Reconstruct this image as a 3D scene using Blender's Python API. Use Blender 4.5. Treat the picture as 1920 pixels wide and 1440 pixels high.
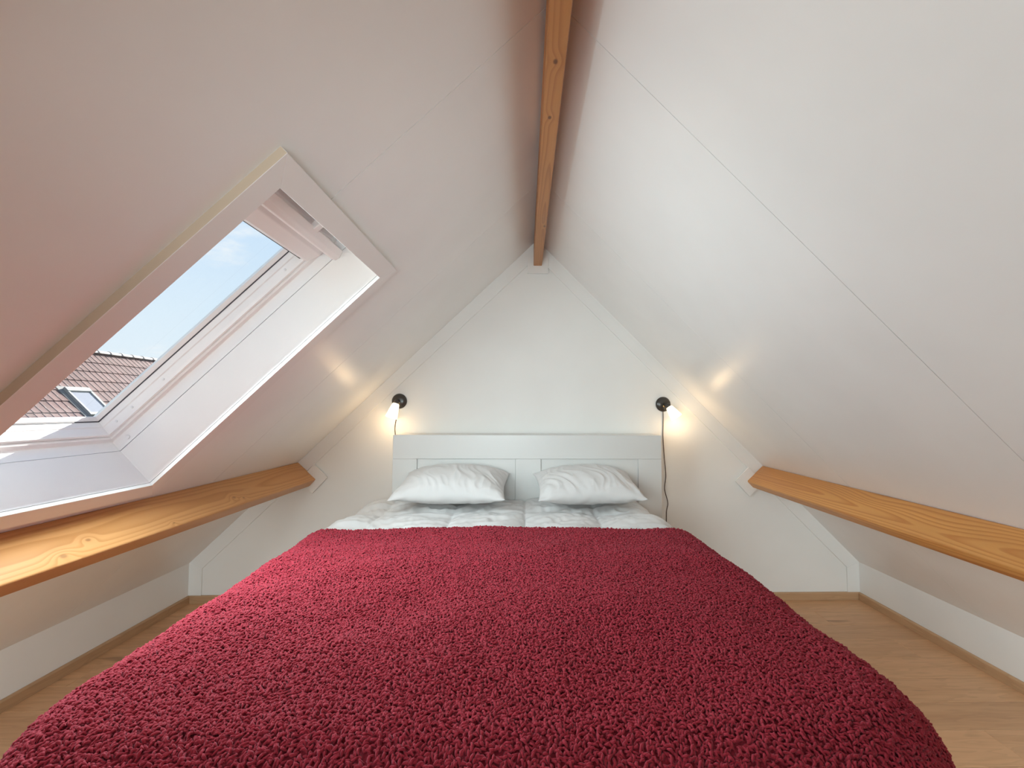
import bpy, bmesh, math, random
import numpy as np
from mathutils import Vector, Matrix

random.seed(7)
for o in list(bpy.data.objects):
    bpy.data.objects.remove(o)
SC = bpy.context.scene
COL = SC.collection

# ------------------------------------------------------------------ camera
CAM_POS = Vector((0, 0, 1.35))
right = Vector((0.999723, -0.02328, 0.003533))
up = Vector((-0.004719, -0.051109, 0.998682))
fwd = Vector((0.023069, 0.998422, 0.051205))
cam_data = bpy.data.cameras.new('camera')
cam_data.sensor_fit = 'HORIZONTAL'
cam_data.sensor_width = 36.0
cam_data.lens = 16.6185
cam_data.shift_x = -0.02358
cam_data.clip_start = 0.02
cam_data.clip_end = 300
cam = bpy.data.objects.new('camera', cam_data)
M = Matrix((right, up, -fwd)).transposed().to_4x4()
M.translation = CAM_POS
cam.matrix_world = M
COL.objects.link(cam)
SC.camera = cam

# ------------------------------------------------------------------ view, render quality
SC.view_settings.view_transform = 'Standard'
SC.view_settings.look = 'None'
SC.view_settings.gamma = 1.0
SC.view_settings.use_curve_mapping = False
SC.view_settings.exposure = 0.0
SC.cycles.use_denoising = True
SC.cycles.max_bounces = 16
SC.cycles.diffuse_bounces = 10
SC.cycles.glossy_bounces = 5
SC.cycles.transparent_max_bounces = 16
SC.cycles.caustics_reflective = False
SC.cycles.caustics_refractive = False
SC.cycles.sample_clamp_indirect = 8.0

# ------------------------------------------------------------------ sky
world = bpy.data.worlds.new('sky')
SC.world = world
world.use_nodes = True
wt = world.node_tree
wt.nodes.clear()
def wn(t, **k):
    n = wt.nodes.new(t)
    for a, b in k.items():
        setattr(n, a, b)
    return n
tc = wn('ShaderNodeTexCoord')
sep = wn('ShaderNodeSeparateXYZ')
wt.links.new(tc.outputs['Generated'], sep.inputs[0])
ramp = wn('ShaderNodeValToRGB')
cr = ramp.color_ramp
cr.elements[0].position = 0.0; cr.elements[0].color = (0.34, 0.34, 0.33, 1)
cr.elements[1].position = 1.0; cr.elements[1].color = (0.30, 0.50, 0.92, 1)
for p, c in ((0.49, (0.40, 0.40, 0.38, 1)), (0.505, (0.84, 0.92, 0.99, 1)), (0.58, (0.74, 0.87, 0.99, 1)), (0.68, (0.58, 0.76, 0.98, 1))):
    e = cr.elements.new(p); e.color = c
mr = wn('ShaderNodeMapRange')
mr.inputs['From Min'].default_value = -1; mr.inputs['From Max'].default_value = 1
wt.links.new(sep.outputs['Z'], mr.inputs['Value'])
wt.links.new(mr.outputs[0], ramp.inputs[0])
mp = wn('ShaderNodeMapping')
mp.inputs['Scale'].default_value = (2.2, 2.2, 6.0)
mp.inputs['Location'].default_value = (0.35, 0.1, 0.45)
wt.links.new(tc.outputs['Generated'], mp.inputs[0])
nz = wn('ShaderNodeTexNoise')
nz.inputs['Scale'].default_value = 2.3; nz.inputs['Detail'].default_value = 8; nz.inputs['Roughness'].default_value = 0.55
wt.links.new(mp.outputs[0], nz.inputs['Vector'])
cmr = wn('ShaderNodeMapRange', interpolation_type='SMOOTHSTEP')
cmr.inputs['From Min'].default_value = 0.54; cmr.inputs['From Max'].default_value = 0.72
wt.links.new(nz.outputs['Fac'], cmr.inputs['Value'])
above = wn('ShaderNodeMath', operation='GREATER_THAN'); above.inputs[1].default_value = 0.0
wt.links.new(sep.outputs['Z'], above.inputs[0])
mulc = wn('ShaderNodeMath', operation='MULTIPLY')
wt.links.new(cmr.outputs[0], mulc.inputs[0]); wt.links.new(above.outputs[0], mulc.inputs[1])
mix = wn('ShaderNodeMixRGB')
mix.inputs[2].default_value = (0.93, 0.95, 0.99, 1)
wt.links.new(mulc.outputs[0], mix.inputs[0]); wt.links.new(ramp.outputs[0], mix.inputs[1])
bg = wn('ShaderNodeBackground'); bg.inputs['Strength'].default_value = 1.06
wt.links.new(mix.outputs[0], bg.inputs['Color'])
wo = wn('ShaderNodeOutputWorld')
wt.links.new(bg.outputs[0], wo.inputs['Surface'])

# ------------------------------------------------------------------ sun (ahead of the camera, grazing the roof planes)
sun_d = bpy.data.lights.new('sun', 'SUN')
sun_d.energy = 17.5
sun_d.angle = math.radians(0.53)
sun_d.color = (1.0, 0.955, 0.89)
sun = bpy.data.objects.new('sun', sun_d)
SUN_TO = Vector((0.30, 2.85, 1.72)).normalized()
sun.rotation_euler = SUN_TO.to_track_quat('Z', 'Y').to_euler()
sun.location = SUN_TO * 30
COL.objects.link(sun)

# ------------------------------------------------------------------ room constants and slope coordinates
D = 3.3846              # back gable wall
YR = -3.6               # rear gable wall
WL, WR_ = -2.3121, 2.3846
XR, ZR = 0.0829, 2.5701
TL, TR = 0.9592, 1.0023
LL, LR = math.hypot(1, TL), math.hypot(1, TR)
eL, nL = Vector((-1, 0, -TL)) / LL, Vector((-TL, 0, 1)) / LL
eR, nR = Vector((1, 0, -TR)) / LR, Vector((TR, 0, 1)) / LR
RIDGE = Vector((XR, 0, ZR))
def SL(s, y, d=0.0):    # left slope: s metres down from the ridge, y along it, d outwards
    return RIDGE + eL * s + nL * d + Vector((0, y, 0))
def SR(s, y, d=0.0):
    return RIDGE + eR * s + nR * d + Vector((0, y, 0))
SMAXL = (XR - WL) * LL
SMAXR = (WR_ - XR) * LR
ZKL = ZR - TL * (XR - WL)
ZKR = ZR - TR * (WR_ - XR)
SEAMS = [YR, -3.09, -1.98, -0.87, 0.24, 1.3495, 2.4624, D]
# window openings in the left slope: (y near, y far)
S0, S1 = 0.968, 2.187
WIN1 = (1.14, 1.93)
WIN_ADDED = (-0.36, 0.43)  # unseen opening, added to bring more light into the room

# area lights added in both roof window openings to boost the daylight indoors
def window_light(win, watts, name, size_k=0.84):
    d_ = bpy.data.lights.new(name, 'AREA')
    d_.shape = 'RECTANGLE'
    d_.size = (win[1] - win[0]) * size_k; d_.size_y = (S1 - S0) * size_k
    d_.energy = watts
    d_.color = (0.80, 0.955, 0.985)
    o_ = bpy.data.objects.new(name, d_)
    xa = Vector((0, 1, 0))
    m_ = Matrix((xa, nL.cross(xa), nL)).transposed().to_4x4()
    m_.translation = SL((S0 + S1) / 2, sum(win) / 2, 0.0)
    o_.matrix_world = m_
    COL.objects.link(o_)
window_light(WIN1, 28, 'daylight_boost_first_roof_window')
window_light(WIN_ADDED, 1, 'fill_added_roof_window')  # fill light in the added window
# fill spot added beside the camera to brighten the far end
fs = bpy.data.lights.new('far_end_fill', 'SPOT')
fs.energy = 104
fs.spot_size = math.radians(64)
fs.spot_blend = 1.0
fs.shadow_soft_size = 0.25
fs.color = (0.80, 0.955, 0.985)
fso = bpy.data.objects.new('far_end_fill', fs)
fso.location = (-0.25, -0.25, 1.30)
fso.rotation_euler = (fso.location - Vector((0.1, 3.38, 1.85))).to_track_quat('Z', 'Y').to_euler()
COL.objects.link(fso)
# uplight added unseen behind the camera as fill, bounced off the white slopes
ul = bpy.data.lights.new('fill_uplight', 'AREA')
ul.shape = 'DISK'; ul.size = 0.5
ul.energy = 21
ul.color = (0.80, 0.955, 0.985)
ulo = bpy.data.objects.new('fill_uplight_behind_camera', ul)
ulo.location = (-0.95, -1.0, 1.15)
ulo.rotation_euler = Vector((-0.80, -0.15, -0.58)).to_track_quat('Z', 'Y').to_euler()
COL.objects.link(ulo)

# two fill spots added behind the camera to lighten the aisles beside the bed
for nm, sx_, watts in (('aisle_fill_left', -1, 205), ('aisle_fill_right', 1, 175)):
    al = bpy.data.lights.new(nm, 'SPOT')
    al.energy = watts
    al.spot_size = math.radians(62)
    al.spot_blend = 1.0
    al.shadow_soft_size = 0.15
    al.color = (0.80, 0.955, 0.985)
    alo = bpy.data.objects.new(nm, al)
    alo.location = (1.45 * sx_, -0.3, 0.80)
    alo.rotation_euler = (alo.location - Vector((2.15 * sx_, 1.9, 0.05))).to_track_quat('Z', 'Y').to_euler()
    COL.objects.link(alo)

# ------------------------------------------------------------------ material helpers
class NT:
    def __init__(self, name):
        self.m = bpy.data.materials.new(name)
        self.m.use_nodes = True
        self.t = self.m.node_tree
        self.b = self.t.nodes['Principled BSDF']
    def n(self, t, **k):
        nd = self.t.nodes.new(t)
        for a, b in k.items():
            setattr(nd, a, b)
        return nd
    def l(self, a, b):
        self.t.links.new(a, b)
    def math(self, op, a, b=None, c=None, clamp=False):
        nd = self.n('ShaderNodeMath', operation=op, use_clamp=clamp)
        for i, v in enumerate((a, b, c)):
            if v is None: continue
            if isinstance(v, (int, float)): nd.inputs[i].default_value = v
            else: self.l(v, nd.inputs[i])
        return nd.outputs[0]
    def coord(self, kind='Object'):
        return self.n('ShaderNodeTexCoord').outputs[kind]
    def mapping(self, v, scale=(1, 1, 1), loc=(0, 0, 0)):
        nd = self.n('ShaderNodeMapping')
        nd.inputs['Scale'].default_value = scale
        nd.inputs['Location'].default_value = loc
        self.l(v, nd.inputs[0])
        return nd.outputs[0]
    def noise(self, v, scale, detail=3, rough=0.5, out='Fac'):
        nd = self.n('ShaderNodeTexNoise')
        nd.inputs['Scale'].default_value = scale
        nd.inputs['Detail'].default_value = detail
        nd.inputs['Roughness'].default_value = rough
        if v is not None: self.l(v, nd.inputs['Vector'])
        return nd.outputs[out]
    def ramp(self, f, stops):
        nd = self.n('ShaderNodeValToRGB')
        cr = nd.color_ramp
        cr.elements[0].position, cr.elements[0].color = stops[0][0], (*stops[0][1], 1)
        cr.elements[1].position, cr.elements[1].color = stops[-1][0], (*stops[-1][1], 1)
        for p, c in stops[1:-1]:
            e = cr.elements.new(p); e.color = (*c, 1)
        self.l(f, nd.inputs[0])
        return nd.outputs[0]
    def mixc(self, f, a, b, mode='MIX'):
        nd = self.n('ShaderNodeMixRGB', blend_type=mode)
        for i, v in enumerate((f, a, b)):
            if isinstance(v, (int, float)): nd.inputs[i].default_value = v
            elif isinstance(v, tuple): nd.inputs[i].default_value = (*v, 1)
            else: self.l(v, nd.inputs[i])
        return nd.outputs[0]
    def bump(self, h, strength, dist):
        nd = self.n('ShaderNodeBump')
        nd.inputs['Strength'].default_value = strength
        nd.inputs['Distance'].default_value = dist
        self.l(h, nd.inputs['Height'])
        self.l(nd.outputs[0], self.b.inputs['Normal'])
    def set(self, **k):
        for a, v in k.items():
            a = a.replace('_', ' ')
            if isinstance(v, tuple): v = (*v, 1) if len(v) == 3 else v
            self.b.inputs[a].default_value = v

def paint(name, col, rough, bump=0.0, bscale=160, spec=0.5, vary=0.02):
    t = NT(name)
    c = t.coord()
    f = t.noise(c, 3.0, 3)
    a = tuple(min(1, x * (1 - vary)) for x in col); b = tuple(min(1, x * (1 + vary)) for x in col)
    t.l(t.ramp(f, [(0.3, a), (0.7, b)]), t.b.inputs['Base Color'])
    t.set(Roughness=rough)
    t.b.inputs['Specular IOR Level'].default_value = spec
    if bump:
        t.bump(t.noise(c, bscale, 4, 0.6), bump, 0.001)
    return t.m

M_SLOPE = paint('white_satin_panel_paint', (0.82, 0.82, 0.812), 0.34, 0.10, 60, 0.42)
M_WALL = paint('off_white_wall_paint', (0.805, 0.805, 0.788), 0.62, 0.12, 220, 0.3)
M_TRIM = paint('white_trim_paint', (0.80, 0.80, 0.785), 0.42, 0.04, 90, 0.4)
M_PVC = paint('white_window_plastic', (0.86, 0.865, 0.865), 0.28, 0.0, spec=0.5, vary=0.006)
M_LINING = paint('white_lining_board', (0.86, 0.855, 0.84), 0.38, 0.03, 80, 0.45, 0.008)
M_HEAD = paint('white_foil_furniture', (0.66, 0.665, 0.65), 0.32, 0.0, spec=0.5, vary=0.006)
M_GASKET = paint('dark_rubber_gasket', (0.06, 0.065, 0.075), 0.5)
M_SCREW = paint('white_screw_cap', (0.80, 0.805, 0.805), 0.35)
M_MDF = paint('bare_mdf_edge', (0.56, 0.45, 0.345), 0.7, spec=0.2, vary=0.04)
M_DECK = paint('roof_deck_board', (0.55, 0.53, 0.50), 0.8)
M_BLACK = paint('bronze_black_metal', (0.035, 0.028, 0.022), 0.28, spec=0.6)
M_BRASS = NT('brass'); M_BRASS.set(Base_Color=(0.75, 0.5, 0.22), Metallic=1.0, Roughness=0.25); M_BRASS = M_BRASS.m
M_CORD = paint('brown_lamp_cord', (0.07, 0.035, 0.018), 0.5)

def glass_mat():
    t = NT('window_glass')
    nt = t.t
    nt.nodes.remove(t.b)
    tr = t.n('ShaderNodeBsdfTransparent'); tr.inputs[0].default_value = (0.97, 0.985, 0.98, 1)
    gl = t.n('ShaderNodeBsdfGlossy'); gl.inputs['Roughness'].default_value = 0.02
    lw = t.n('ShaderNodeLayerWeight'); lw.inputs[0].default_value = 0.5
    fr = t.n('ShaderNodeMapRange')
    fr.inputs['To Min'].default_value = 0.03; fr.inputs['To Max'].default_value = 0.6
    t.l(t.math('POWER', lw.outputs['Facing'], 5.0), fr.inputs['Value'])
    ms = t.n('ShaderNodeMixShader')
    t.l(fr.outputs[0], ms.inputs[0]); t.l(tr.outputs[0], ms.inputs[1]); t.l(gl.outputs[0], ms.inputs[2])
    out = [n for n in nt.nodes if n.type == 'OUTPUT_MATERIAL'][0]
    t.l(ms.outputs[0], out.inputs['Surface'])
    return t.m
M_GLASS = glass_mat()

def beam_wood(name, centre, knots, spacing=0.0085, warp=0.02, light=(0.62, 0.30, 0.10), dark=(0.36, 0.13, 0.035), seed=0.0, stretch=0.9, core_k=0.85, along=0.62):
    """Softwood: growth rings round a pith line along Y, bent by slow noise and by knots."""
    t = NT(name)
    c = t.coord()
    slow = t.noise(t.mapping(c, (3, stretch, 3), (seed, seed * 1.7, 0)), 1.0, 2, 0.5, out='Color')
    sub = t.n('ShaderNodeVectorMath', operation='SUBTRACT'); t.l(slow, sub.inputs[0]); sub.inputs[1].default_value = (0.5, 0.5, 0.5)
    sc = t.n('ShaderNodeVectorMath', operation='SCALE'); t.l(sub.outputs[0], sc.inputs[0]); sc.inputs['Scale'].default_value = warp * 4
    add = t.n('ShaderNodeVectorMath', operation='ADD'); t.l(c, add.inputs[0]); t.l(sc.outputs[0], add.inputs[1])
    sp = t.n('ShaderNodeSeparateXYZ'); t.l(add.outputs[0], sp.inputs[0])
    dx = t.math('SUBTRACT', sp.outputs['X'], centre[0]); dz = t.math('SUBTRACT', sp.outputs['Z'], centre[1])
    r = t.math('SQRT', t.math('ADD', t.math('MULTIPLY', dx, dx), t.math('MULTIPLY', dz, dz)))
    core = None
    for (kp, ks) in knots:
        v = t.n('ShaderNodeVectorMath', operation='SUBTRACT'); t.l(c, v.inputs[0]); v.inputs[1].default_value = kp
        m = t.n('ShaderNodeVectorMath', operation='MULTIPLY'); t.l(v.outputs[0], m.inputs[0]); m.inputs[1].default_value = (1, along, 1)
        ln = t.n('ShaderNodeVectorMath', operation='LENGTH'); t.l(m.outputs[0], ln.inputs[0])
        d = ln.outputs['Value']
        q = t.math('DIVIDE', d, ks * 2.2)
        g = t.math('EXPONENT', t.math('MULTIPLY', t.math('MULTIPLY', q, q), -1.0))
        r = t.math('ADD', r, t.math('MULTIPLY', g, ks * 1.1))
        mrn = t.n('ShaderNodeMapRange', interpolation_type='SMOOTHSTEP')
        mrn.inputs['From Min'].default_value = ks * 0.35; mrn.inputs['From Max'].default_value = ks * 0.95
        mrn.inputs['To Min'].default_value = 1; mrn.inputs['To Max'].default_value = 0
        t.l(d, mrn.inputs['Value'])
        core = mrn.outputs[0] if core is None else t.math('MAXIMUM', core, mrn.outputs[0])
    ring = t.math('FRACT', t.math('DIVIDE', r, spacing))
    late = t.ramp(ring, [(0.0, (0, 0, 0)), (0.45, (0.12,) * 3), (0.84, (1, 1, 1)), (0.94, (0.75,) * 3), (1.0, (0, 0, 0))])
    fib = t.noise(t.mapping(c, (180, 5, 180)), 1.0, 4, 0.6)
    broad = t.noise(t.mapping(c, (6, 0.8, 6), (seed, 2, 3)), 1.0, 2)
    col = t.mixc(t.math('MULTIPLY', late, 0.85), light, dark)
    col = t.mixc(t.ramp(broad, [(0.35, (0, 0, 0)), (0.7, (0.55,) * 3)]), col, (0.47, 0.19, 0.055))
    col = t.mixc(t.math('MULTIPLY', fib, 0.22), col, (0.30, 0.12, 0.04))
    if core is not None:
        col = t.mixc(t.math('MULTIPLY', core, core_k), col, (0.10, 0.035, 0.012))
    t.l(col, t.b.inputs['Base Color'])
    t.set(Roughness=0.42)
    t.b.inputs['Specular IOR Level'].default_value = 0.4
    t.bump(t.math('ADD', late, fib), 0.12, 0.001)
    return t.m

def oak(name, light, dark, knot=True, axis=0):
    """Oak-look board: grain along one axis, shifted per board."""
    t = NT(name)
    c = t.coord()
    oi = t.n('ShaderNodeObjectInfo')
    cmb = t.n('ShaderNodeCombineXYZ')
    t.l(t.math('MULTIPLY', oi.outputs['Random'], 37.0), cmb.inputs[0]); t.l(t.math('MULTIPLY', oi.outputs['Random'], 91.0), cmb.inputs[1])
    ad = t.n('ShaderNodeVectorMath', operation='ADD'); t.l(c, ad.inputs[0]); t.l(cmb.outputs[0], ad.inputs[1])
    v = ad.outputs[0]
    def sc(a, b): return (a, b, b) if axis == 0 else (b, a, b)
    fig = t.noise(t.mapping(v, sc(1.3, 9)), 1.0, 3, 0.6)
    wav = t.math('FRACT', t.math('MULTIPLY', fig, 9.0))
    wav = t.ramp(wav, [(0, (0, 0, 0)), (0.5, (0.25,) * 3), (0.9, (1, 1, 1)), (1, (0, 0, 0))])
    band = t.noise(t.mapping(v, sc(0.9, 14)), 1.0, 4, 0.55)
    fib = t.noise(t.mapping(v, sc(7, 260)), 1.0, 3, 0.6)
    col = t.ramp(band, [(0.28, dark), (0.5, tuple(0.5 * (a + b) for a, b in zip(light, dark))), (0.72, light)])
    col = t.mixc(t.math('MULTIPLY', wav, 0.28), col, tuple(x * 0.62 for x in dark))
    col = t.mixc(t.math('MULTIPLY', fib, 0.30), col, tuple(x * 0.7 for x in dark))
    if knot:
        kn = t.noise(t.mapping(v, sc(2.4, 11), (5, 7, 0)), 1.0, 2, 0.5)
        km = t.ramp(kn, [(0.64, (0, 0, 0)), (0.76, (0.8,) * 3)])
        col = t.mixc(km, col, tuple(x * 0.42 for x in dark))
    tone = t.n('ShaderNodeHueSaturation')
    t.l(t.math('ADD', t.math('MULTIPLY', oi.outputs['Random'], 0.16), 0.92), tone.inputs['Value'])
    t.l(col, tone.inputs['Color'])
    t.l(tone.outputs[0], t.b.inputs['Base Color'])
    t.set(Roughness=0.42)
    t.b.inputs['Specular IOR Level'].default_value = 0.4
    t.bump(fib, 0.08, 0.0006)
    return t.m
M_FLOOR = oak('oak_look_floor_board', (0.75, 0.46, 0.26), (0.58, 0.335, 0.18))
M_BASE = oak('oak_look_skirting', (0.58, 0.37, 0.215), (0.47, 0.29, 0.16), knot=False, axis=1)
M_BASEX = oak('oak_look_skirting_across', (0.58, 0.37, 0.215), (0.47, 0.29, 0.16), knot=False, axis=0)

def cloth(name, col, bump):
    t = NT(name)
    c = t.coord()
    w = t.noise(c, 900, 2, 0.6)
    t.l(t.mixc(t.math('MULTIPLY', t.noise(c, 5, 2), 0.25), col, tuple(x * 0.95 for x in col)), t.b.inputs['Base Color'])
    t.set(Roughness=0.85)
    t.b.inputs['Sheen Weight'].default_value = 0.15
    t.b.inputs['Specular IOR Level'].default_value = 0.2
    t.bump(w, bump, 0.0006)
    return t.m
M_COTTON = cloth('white_cotton', (0.635, 0.63, 0.625), 0.12)
M_MATT = cloth('mattress_ticking', (0.75, 0.74, 0.72), 0.1)

def fleece():
    t = NT('wine_red_teddy_fleece')
    c = t.coord()
    f = t.noise(c, 55, 4, 0.6)
    g = t.noise(c, 2.2, 2)
    col = t.mixc(f, (0.225, 0.014, 0.028), (0.35, 0.031, 0.050))
    col = t.mixc(t.math('MULTIPLY', g, 0.35), col, (0.27, 0.020, 0.025))
    t.l(col, t.b.inputs['Base Color'])
    t.set(Roughness=0.8)
    t.b.inputs['Specular IOR Level'].default_value = 0.15
    t.b.inputs['Sheen Weight'].default_value = 0.25
    t.b.inputs['Sheen Roughness'].default_value = 0.35
    t.b.inputs['Sheen Tint'].default_value = (1.0, 0.62, 0.72, 1)
    t.bump(t.noise(c, 420, 3, 0.7), 0.5, 0.002)
    return t.m
M_FLEECE = fleece()

def shade_mat():
    t = NT('lit_opal_glass')
    t.set(Base_Color=(0.9, 0.87, 0.8), Roughness=0.25)
    t.b.inputs['Emission Color'].default_value = (1.0, 0.80, 0.53, 1)
    t.b.inputs['Emission Strength'].default_value = 1.45
    return t.m
M_SHADE = shade_mat()

def tile_mat():
    t = NT('brown_red_glazed_clay')
    c = t.coord()
    oi = t.n('ShaderNodeObjectInfo')
    f = t.noise(c, 6, 4, 0.6)
    col = t.mixc(f, (0.178, 0.112, 0.104), (0.126, 0.072, 0.066))
    hs = t.n('ShaderNodeHueSaturation'); t.l(col, hs.inputs['Color'])
    t.l(t.math('ADD', t.math('MULTIPLY', oi.outputs['Random'], 0.3), 0.85), hs.inputs['Value'])
    t.l(hs.outputs[0], t.b.inputs['Base Color'])
    t.set(Roughness=0.32)
    t.b.inputs['Specular IOR Level'].default_value = 0.06
    return t.m
M_TILE = tile_mat()
M_TILE.node_tree.nodes['Principled BSDF'].inputs['Roughness'].default_value = 0.62
M_BEAD = tile_mat()
M_BEAD.name = 'brown_red_clay_polished_edge'
M_BEAD.node_tree.nodes['Principled BSDF'].inputs['Roughness'].default_value = 0.28
M_BEAD.node_tree.nodes['Principled BSDF'].inputs['Coat Weight'].default_value = 1.0
M_BEAD.node_tree.nodes['Principled BSDF'].inputs['Coat Roughness'].default_value = 0.3
M_RIDGE = paint('pale_ridge_clay', (0.38, 0.34, 0.325), 0.6, spec=0.3, vary=0.1)  # ridge tiles get a paler clay than the other roof tiles
M_ZINC = paint('grey_lead_flashing', (0.15, 0.15, 0.147), 0.6, spec=0.2)
M_COVER = paint('grey_aluminium', (0.27, 0.28, 0.276), 0.5, spec=0.2)
M_BLIND = paint('pale_pane_with_blind', (0.28, 0.288, 0.32), 0.08, spec=0.6)
M_BRICK = paint('pale_render', (0.55, 0.5, 0.45), 0.8)
M_GROUND = paint('garden_ground', (0.22, 0.23, 0.17), 0.9)

# ------------------------------------------------------------------ mesh helpers
class MB:
    def __init__(self):
        self.v, self.f = [], []
    def prism(self, A, B, caps=True):
        n = len(A); o = len(self.v)
        self.v += [tuple(p) for p in A] + [tuple(p) for p in B]
        for i in range(n):
            j = (i + 1) % n
            self.f.append((o + i, o + j, o + n + j, o + n + i))
        if caps:
            self.f.append(tuple(o + i for i in reversed(range(n))))
            self.f.append(tuple(o + n + i for i in range(n)))
        return self
    def box(self, x0, x1, y0, y1, z0, z1, fn=None):
        fn = fn or (lambda a, b, c: (a, b, c))
        A = [fn(x0, y0, z0), fn(x1, y0, z0), fn(x1, y1, z0), fn(x0, y1, z0)]
        B = [fn(x0, y0, z1), fn(x1, y0, z1), fn(x1, y1, z1), fn(x0, y1, z1)]
        return self.prism(A, B)
    def tube(self, pts, r, n=8):
        pts = [Vector(p) for p in pts]
        rings = []
        for i, p in enumerate(pts):
            d = (pts[min(i + 1, len(pts) - 1)] - pts[max(i - 1, 0)]).normalized()
            a = d.orthogonal().normalized() if i == 0 else (a - d * a.dot(d)).normalized()
            b = d.cross(a)
            rr = r[i] if isinstance(r, (list, tuple)) else r
            rings.append([p + (a * math.cos(t) + b * math.sin(t)) * rr for t in (2 * math.pi * k / n for k in range(n))])
        o = len(self.v)
        for R in rings: self.v += [tuple(q) for q in R]
        for i in range(len(rings) - 1):
            for k in range(n):
                k2 = (k + 1) % n
                self.f.append((o + i * n + k, o + i * n + k2, o + (i + 1) * n + k2, o + (i + 1) * n + k))
        self.f.append(tuple(o + k for k in reversed(range(n))))
        self.f.append(tuple(o + (len(rings) - 1) * n + k for k in range(n)))
        return self
    def lathe(self, origin, axis, prof, n=28, closed=False):
        """prof: list of (distance along axis, radius)"""
        origin = Vector(origin); ax = Vector(axis).normalized()
        a = ax.orthogonal().normalized(); b = ax.cross(a)
        o = len(self.v)
        for (h, r) in prof:
            for k in range(n):
                t = 2 * math.pi * k / n
                self.v.append(tuple(origin + ax * h + (a * math.cos(t) + b * math.sin(t)) * r))
        m = len(prof)
        for i in range(m if closed else m - 1):
            i2 = (i + 1) % m
            for k in range(n):
                k2 = (k + 1) % n
                self.f.append((o + i * n + k, o + i * n + k2, o + i2 * n + k2, o + i2 * n + k))
        return self
    def mesh(self, name, mat, bevel=0.0, seg=1, smooth=False):
        me = bpy.data.meshes.new(name)
        bm = bmesh.new()
        vs = [bm.verts.new(p) for p in self.v]
        for f in self.f:
            try: bm.faces.new([vs[i] for i in f])
            except ValueError: pass
        bmesh.ops.remove_doubles(bm, verts=bm.verts, dist=1e-6)
        bmesh.ops.recalc_face_normals(bm, faces=bm.faces)
        if bevel:
            es = [e for e in bm.edges if len(e.link_faces) == 2 and e.calc_face_angle(0) > 0.35]
            bmesh.ops.bevel(bm, geom=es, offset=bevel, segments=seg, profile=0.5, affect='EDGES', clamp_overlap=True)
        if smooth:
            for f in bm.faces: f.smooth = True
        bm.to_mesh(me); bm.free()
        me.materials.append(mat)
        return me
    def build(self, name, mat, parent=None, bevel=0.0, seg=1, smooth=False):
        return link(name, self.mesh(name, mat, bevel, seg, smooth), parent)
def link(name, me, parent=None):
    o = bpy.data.objects.new(name, me)
    COL.objects.link(o)
    if parent is not None:
        o.parent = parent
        o.matrix_parent_inverse = Matrix.Identity(4)
        # parents sit at the origin or carry a plain translation
        if parent.location.length > 0 and me is not None:
            o.location = -parent.location
    return o
def empty(name, loc=(0, 0, 0)):
    o = bpy.data.objects.new(name, None)
    o.location = loc
    o.empty_display_size = 0.1
    COL.objects.link(o)
    return o
def tag(o, label=None, cat=None, group=None, kind=None):
    if label: o['label'] = label
    if cat: o['category'] = cat
    if group: o['group'] = group
    if kind: o['kind'] = kind
    return o
def structure(o, label=None):
    o['kind'] = 'structure'
    if label: o['label'] = label
    return o
def smooth_by_angle(o, ang=0.6):
    me = o.data
    bm = bmesh.new(); bm.from_mesh(me)
    for f in bm.faces: f.smooth = True
    for e in bm.edges:
        e.smooth = not (len(e.link_faces) == 2 and e.calc_face_angle(0) > ang)
    bm.to_mesh(me); bm.free()

# ------------------------------------------------------------------ floor of separate boards
floor = empty('floor')
structure(floor, 'oak-look laminate floor of boards running across the room')
sub = MB().box(WL - 0.1, WR_ + 0.1, YR - 0.1, D + 0.1, -0.12, -0.011).build('subfloor', M_DECK, floor)
BW, BL = 0.195, 1.30
plank_cache = {}
def plank_mesh(ln, w):
    k = (round(ln, 3), round(w, 3))
    if k not in plank_cache:
        plank_cache[k] = MB().box(0.0004, ln - 0.0004, 0.0004, w - 0.0004, -0.011, 0).mesh('plank', M_FLOOR, bevel=0.0011)
    return plank_cache[k]
y = D; row = 0
while y > YR + 0.01:
    y0 = max(YR, y - BW)
    x = WL - [0.35, 0.95, 0.1, 0.72, 1.2, 0.5][row % 6]
    while x < WR_:
        a, b = max(x, WL), min(x + BL, WR_)
        if b - a > 0.02:
            o = link('plank', plank_mesh(b - a, y - y0), floor)
            o.location = (a, y0, 0)
        x += BL
    y = y0; row += 1

# ------------------------------------------------------------------ walls
def gable(y0, y1, name, label, grow=0.0):
    pts = [(WL, 0), (WL, ZKL), (XR, ZR), (WR_, ZKR), (WR_, 0)]
    g = 0.2
    out = [(WL - g, -0.12), (WL - g, ZKL + 0.1), (XR, ZR + 0.35), (WR_ + g, ZKR + 0.1), (WR_ + g, -0.12)]
    w = MB().prism([(x, y0, z) for x, z in out], [(x, y1, z) for x, z in out]).build(name, M_WALL)
    return structure(w, label)
gable(D, D + 0.12, 'wall_back', 'white gable wall behind the headboard')
gable(YR - 0.12, YR, 'wall_rear', 'white gable wall behind the camera')
structure(MB().box(WL - 0.1, WL, YR, D, 0, ZKL + 0.03).build('wall_left', M_WALL), 'low white knee wall under the left slope')
structure(MB().box(WR_, WR_ + 0.1, YR, D, 0, ZKR + 0.03).build('wall_right', M_WALL), 'low white knee wall under the right slope')

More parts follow.
